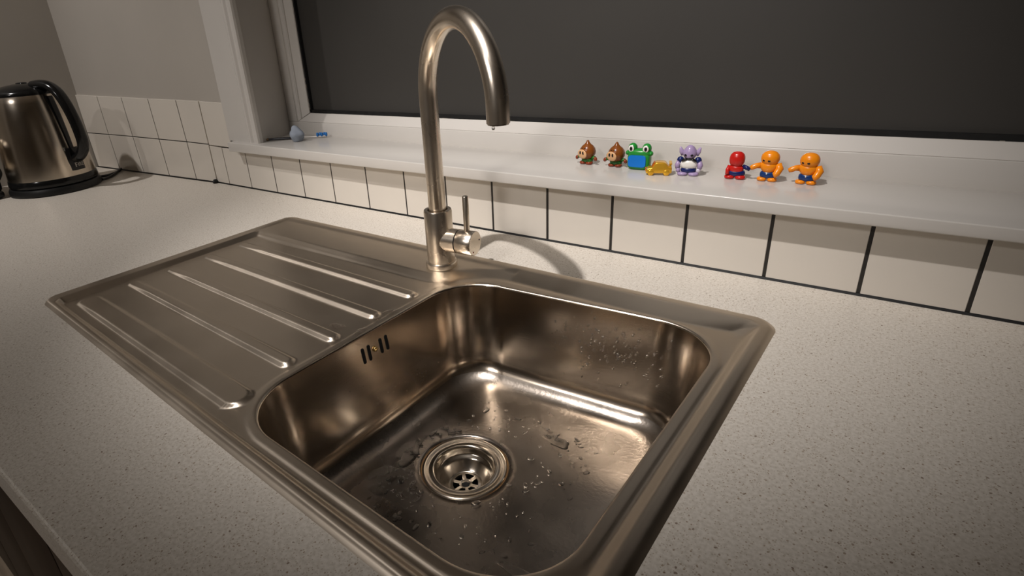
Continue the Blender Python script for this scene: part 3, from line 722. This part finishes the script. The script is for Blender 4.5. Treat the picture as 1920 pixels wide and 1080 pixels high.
def onion(loc, rot, label):
    t = tag(empty('toy_figure', loc, rot), label, 'toy', 'brown bulb head toys')
    hc, hr = (0, 0, 18.5), (12.6, 12.0, 12.4)
    hd = mesh_obj('head', *xf(lathe([(0.1, -12.0), (5, -11.3), (9.5, -8), (12.3, -2.5), (12.6, 1.5), (11.4, 6), (8.6, 9.8), (5.2, 12.5), (3.0, 15), (2.2, 17), (1.2, 18.4), (0.1, 18.8)], 28), None, hc), M_BROWN, t)
    mesh_obj('face', *disc_on(hc, hr, math.radians(-12), -0.12, 9.4, 7.4, 1.9), M_FACE, hd)
    for a in (-0.36, 0.08): 
        mesh_obj('eye', *disc_on(hc, hr, a-0.04, 0.06, 2.1, 3.2, 0.8, 0.14), M_TBLK, hd)
    for a, z in ((-0.35, 0.58), (0.12, 0.60)): mesh_obj('brow', *disc_on(hc, hr, a, z, 2.2, 0.7, 0.5, 0.02), M_TBLK, hd)
    mesh_obj('body', *blob((0, 0, 6.6), (9.6, 7.5, 5.2), 0.8, 0.9), M_GREEN, t)
    for s in (-1, 1):
        mesh_obj('foot', *blob((s*5.4, -3.2, 2.4), (5.4, 6.0, 2.5), 0.7, 0.9), M_FOOT, t)
        mesh_obj('shoe_top', *blob((s*5.2, -3.6, 4.2), (3.6, 4.0, 1.6)), M_GREEN, t)
        mesh_obj('arm', *tube([(s*8, -1, 10), (s*12, -2, 11), (s*15, -3, 11)], [2.6, 2.6, 2.8], 12), M_GREEN, t)
        mesh_obj('hand', *blob((s*16.4, -3.6, 9.6), (2.8, 2.6, 3.6), m=ry(-s*0.5)), M_FOOT, t)
    return t
onion(sill_pos(727, 78), math.radians(-8), 'brown bulb headed toy figure with peach face, leftmost toy on the sill')
onion(sill_pos(774, 78), math.radians(-4), 'brown bulb headed toy figure right beside the green frog')

fr = tag(empty('toy_frog', sill_pos(811, 74), math.radians(4)), 'green plastic toy frog with a bright blue front panel', 'toy')
mesh_obj('body', *join(blob((0, 0, 12.5), (16.5, 9, 12.6), 0.45, 0.45, nu=32, nv=18), blob((0, 0, 24.2), (18.0, 9.2, 6.6), 0.8, 0.8, nu=28)), M_FROG, fr)
for s in (-1, 1):
    e = mesh_obj('eye_bump', *blob((s*10.2, -0.5, 31.0), (6.6, 6.4, 7.4), 0.95, 0.95), M_FROG, fr)
    mesh_obj('eye_white', *disc_on((s*10.2, -0.5, 31), (6.6, 6.4, 7.4), s*0.05-0.08, 0.0, 4.4, 5.2, 1.2), M_TWHT, e)
    mesh_obj('pupil', *disc_on((s*10.2, -0.5, 31), (6.6, 6.4, 7.4), s*0.05-0.05, 0.0, 2.2, 3.2, 1.0, 0.14), M_TBLK, e)
    mesh_obj('cheek', *blob((s*17, -2, 24.0), (3.0, 4.5, 3.4)), M_FROG, fr)
mesh_obj('front_panel', *prism([(12.8*math.copysign(abs(math.cos(a))**0.4, math.cos(a))-1.2, -8.2, 13.2+8.8*math.copysign(abs(math.sin(a))**0.4, math.sin(a))) for a in np.linspace(0, 2*math.pi, 41)[:-1]], (0, -1.6, 0)), M_TBLUE, fr, smooth=False)

car = tag(empty('toy_car', sill_pos(846, 55), math.radians(198)), 'shiny gold toy car between the frog and the lilac figure', 'toy')
prof = [(-17, 3.0), (-17.6, 6.5), (-15, 9.6), (-9, 10.4), (-5.5, 16.8), (-3.4, 18.0), (6.0, 18.0), (9.5, 16.8), (12.5, 12.0), (16.0, 11.8), (17.6, 10.5), (17.6, 4.0), (16, 3.0)]
mesh_obj('body', *prism([(x, -9.5, z) for x, z in [(-a, b) for a, b in prof]], (0, 19, 0), 1.8, 2), M_GOLD, car, auto=50)
mesh_obj('windscreen', *prism([(8.4, -7.4, 11.6), (8.4, 7.4, 11.6), (5.2, 6.6, 17.4), (5.2, -6.6, 17.4)], (1.0, 0, 0.6), 0.3, 1), M_WSCR, car, smooth=False)
mesh_obj('spoiler', *join(box(-17.5, -13.5, -9.5, 9.5, 15.5, 17.4, 0.6, 1), box(-16.5, -14.5, -8, -6.4, 11, 16), box(-16.5, -14.5, 6.4, 8, 11, 16)), M_GOLD, car, smooth=False)
for sx in (-10.5, 10.5):
    for sy in (-1, 1):
        w = mesh_obj('wheel', *xf(lathe([(0.1, -1.8), (3.4, -1.8), (4.2, -1.2), (4.2, 1.2), (3.4, 1.8), (0.1, 1.8)], 20), rx(math.pi/2), (sx, sy*9.2, 4.2)), M_GOLD, car, auto=40)
mesh_obj('headlight', *join(*[blob((17.4, s*6, 7.2), (0.9, 2.0, 1.3)) for s in (-1, 1)]), M_WSCR, car)

gob = tag(empty('toy_figure', sill_pos(884, 66), math.radians(8)), 'lilac pointy eared toy figure with white chest and navy shoulders', 'toy')
def crown(p): return np.array([p[0]*(1-0.18*max(p[2], 0))*(1-0.25*max(-p[2], 0)), p[1], p[2]*(1.0+0.12*max(p[2], 0))])
gh = mesh_obj('head', *blob((0, 0, 30.5), (9.6, 8.6, 10.2), nu=24, nv=18, fn=crown), M_LILAC, gob)
for s in (-1, 1):
    mesh_obj('ear', *tube([(s*8, 0, 28.5), (s*11, -0.5, 33), (s*12.6, 0, 37.5), (s*13, 0.2, 39.2)], [3.0, 2.6, 1.4, 0.4], 12, flat=(0.6, 1.2)), M_LILAC, gh)
    mesh_obj('eye', *disc_on((0, 0, 30.5), (9.6, 8.6, 10.2), s*0.45-0.06, -0.16, 1.9, 1.6, 0.6, 0.0), M_TBLK, gh)
    mesh_obj('shoulder', *blob((s*11.5, 0, 20.5), (4.8, 4.4, 5.2)), M_NAVY, gob)
    mesh_obj('arm', *tube([(s*13, -0.5, 19), (s*15, -1.5, 14), (s*14, -3, 9.5)], [3.4, 3.5, 3.2], 12), M_LILAC, gob)
    mesh_obj('hand', *blob((s*13.2, -3.6, 7.2), (3.2, 3.0, 3.6)), M_LILAC if s < 0 else plastic('pale_lilac_hand', (0.55, 0.50, 0.58)), gob)
    mesh_obj('foot', *blob((s*7.2, -3.4, 2.4), (7.0, 6.4, 2.5), 0.7, 0.9), M_LILAC, gob)
mesh_obj('mouth', *disc_on((0, 0, 30.5), (9.6, 8.6, 10.2), -0.04, -0.75, 3.6, 1.9, 0.9, 0.0), M_TBLK, gh)
mesh_obj('collar', *join(*[blob((s*6, -5.6, 22.5), (4.4, 2.6, 1.8), m=ry(s*0.5)) for s in (-1, 1)]), M_TBLK, gob)
mesh_obj('chest', *blob((0, 0, 15.5), (11.6, 7.6, 7.0), 0.75, 0.8), M_TWHT, gob)
mesh_obj('shorts', *blob((0, 0, 7.4), (10.2, 7.2, 4.2), 0.7, 0.8), M_NAVY, gob)

# plain generic peg toy in the red and blue colours of the toy that stands here
pg = tag(empty('toy_figure', sill_pos(944, 70), math.radians(2)), 'small plain red and blue toy figure left of the two orange toys', 'toy')
mesh_obj('head', *blob((0, 0, 26.0), (9.6, 8.8, 10.5), 0.85, 0.9, nu=24, nv=16), M_RED, pg)
mesh_obj('torso', *blob((0, 0, 13.2), (9.5, 6.8, 6.4), 0.8, 0.85), M_RED, pg)
mesh_obj('legs', *blob((0, 0, 7.6), (11.8, 7.0, 5.2), 0.8, 0.85), M_NAVY, pg)
for s in (-1, 1): mesh_obj('foot', *blob((s*6.6, -3.0, 2.7), (6.4, 5.8, 2.8), 0.7, 0.9), M_RED, pg)
mesh_obj('arm', *tube([(-8, -2, 17), (-9.5, -5, 12), (-9.0, -6.5, 6)], [2.6, 2.6, 2.6], 12), M_RED, pg)
mesh_obj('arm', *tube([(8, 0, 17), (13, -1, 15.5), (17, -2, 13.5)], [2.8, 2.8, 2.4], 12), M_NAVY, pg)

def chub(loc, rot, label):
    t = tag(empty('toy_figure', loc, rot), label, 'toy', 'orange toys in blue shorts'); t.scale = (0.90, 0.9, 0.93)
    hc, hr = (0.5, -0.5, 32.0), (12.2, 10.8, 10.6)
    hd = mesh_obj('head', *blob(hc, hr, 0.95, 0.95, nu=28, nv=18), M_ORANGE, t)
    for a in (-0.62, 0.02): mesh_obj('eye', *disc_on(hc, hr, a, -0.22, 1.8, 1.4, 0.6, 0.01), M_TBLK, hd)
    def tors(p): return np.array([p[0]*(1+0.25*p[2]), p[1], p[2]])
    mesh_obj('torso', *blob((0, 0, 19.5), (11.4, 9.2, 9.0), 0.85, 0.9, nu=26, nv=16, fn=tors), M_ORANGE, t)
    mesh_obj('shorts', *blob((0.3, 0, 9.0), (10.8, 7.8, 5.6), 0.65, 0.75), M_SHORT, t)
    mesh_obj('belt_buckle', *blob((-0.6, -7.9, 11.6), (0.9, 0.6, 1.6), 0.7, 0.7, nu=10, nv=8), M_TWHT, t)
    mesh_obj('arm', *tube([(-11, -1, 21), (-15.5, -3, 20.6), (-20, -5, 18.5), (-23, -6, 17.2)], [4.4, 3.8, 3.8, 2.8], 14), M_ORANGE, t)
    mesh_obj('arm', *tube([(11, 0, 24), (14.2, -2, 18), (12.0, -6, 12.5), (9.6, -8.4, 10.2), (8.4, -8.8, 9.6)], [5.0, 5.4, 4.8, 4.2, 2.8], 14), M_ORANGE, t)
    for s in (-1, 1): mesh_obj('foot', *blob((s*6.8, -3.0, 2.7), (6.3, 6.2, 2.8), 0.65, 0.85), M_ORANGE, t)
    return t
chub(sill_pos(982, 74), math.radians(0), 'orange chubby toy figure in blue shorts reaching towards the red toy')
chub(sill_pos(1026, 76), math.radians(-2), 'orange chubby toy figure in blue shorts, rightmost toy on the sill')
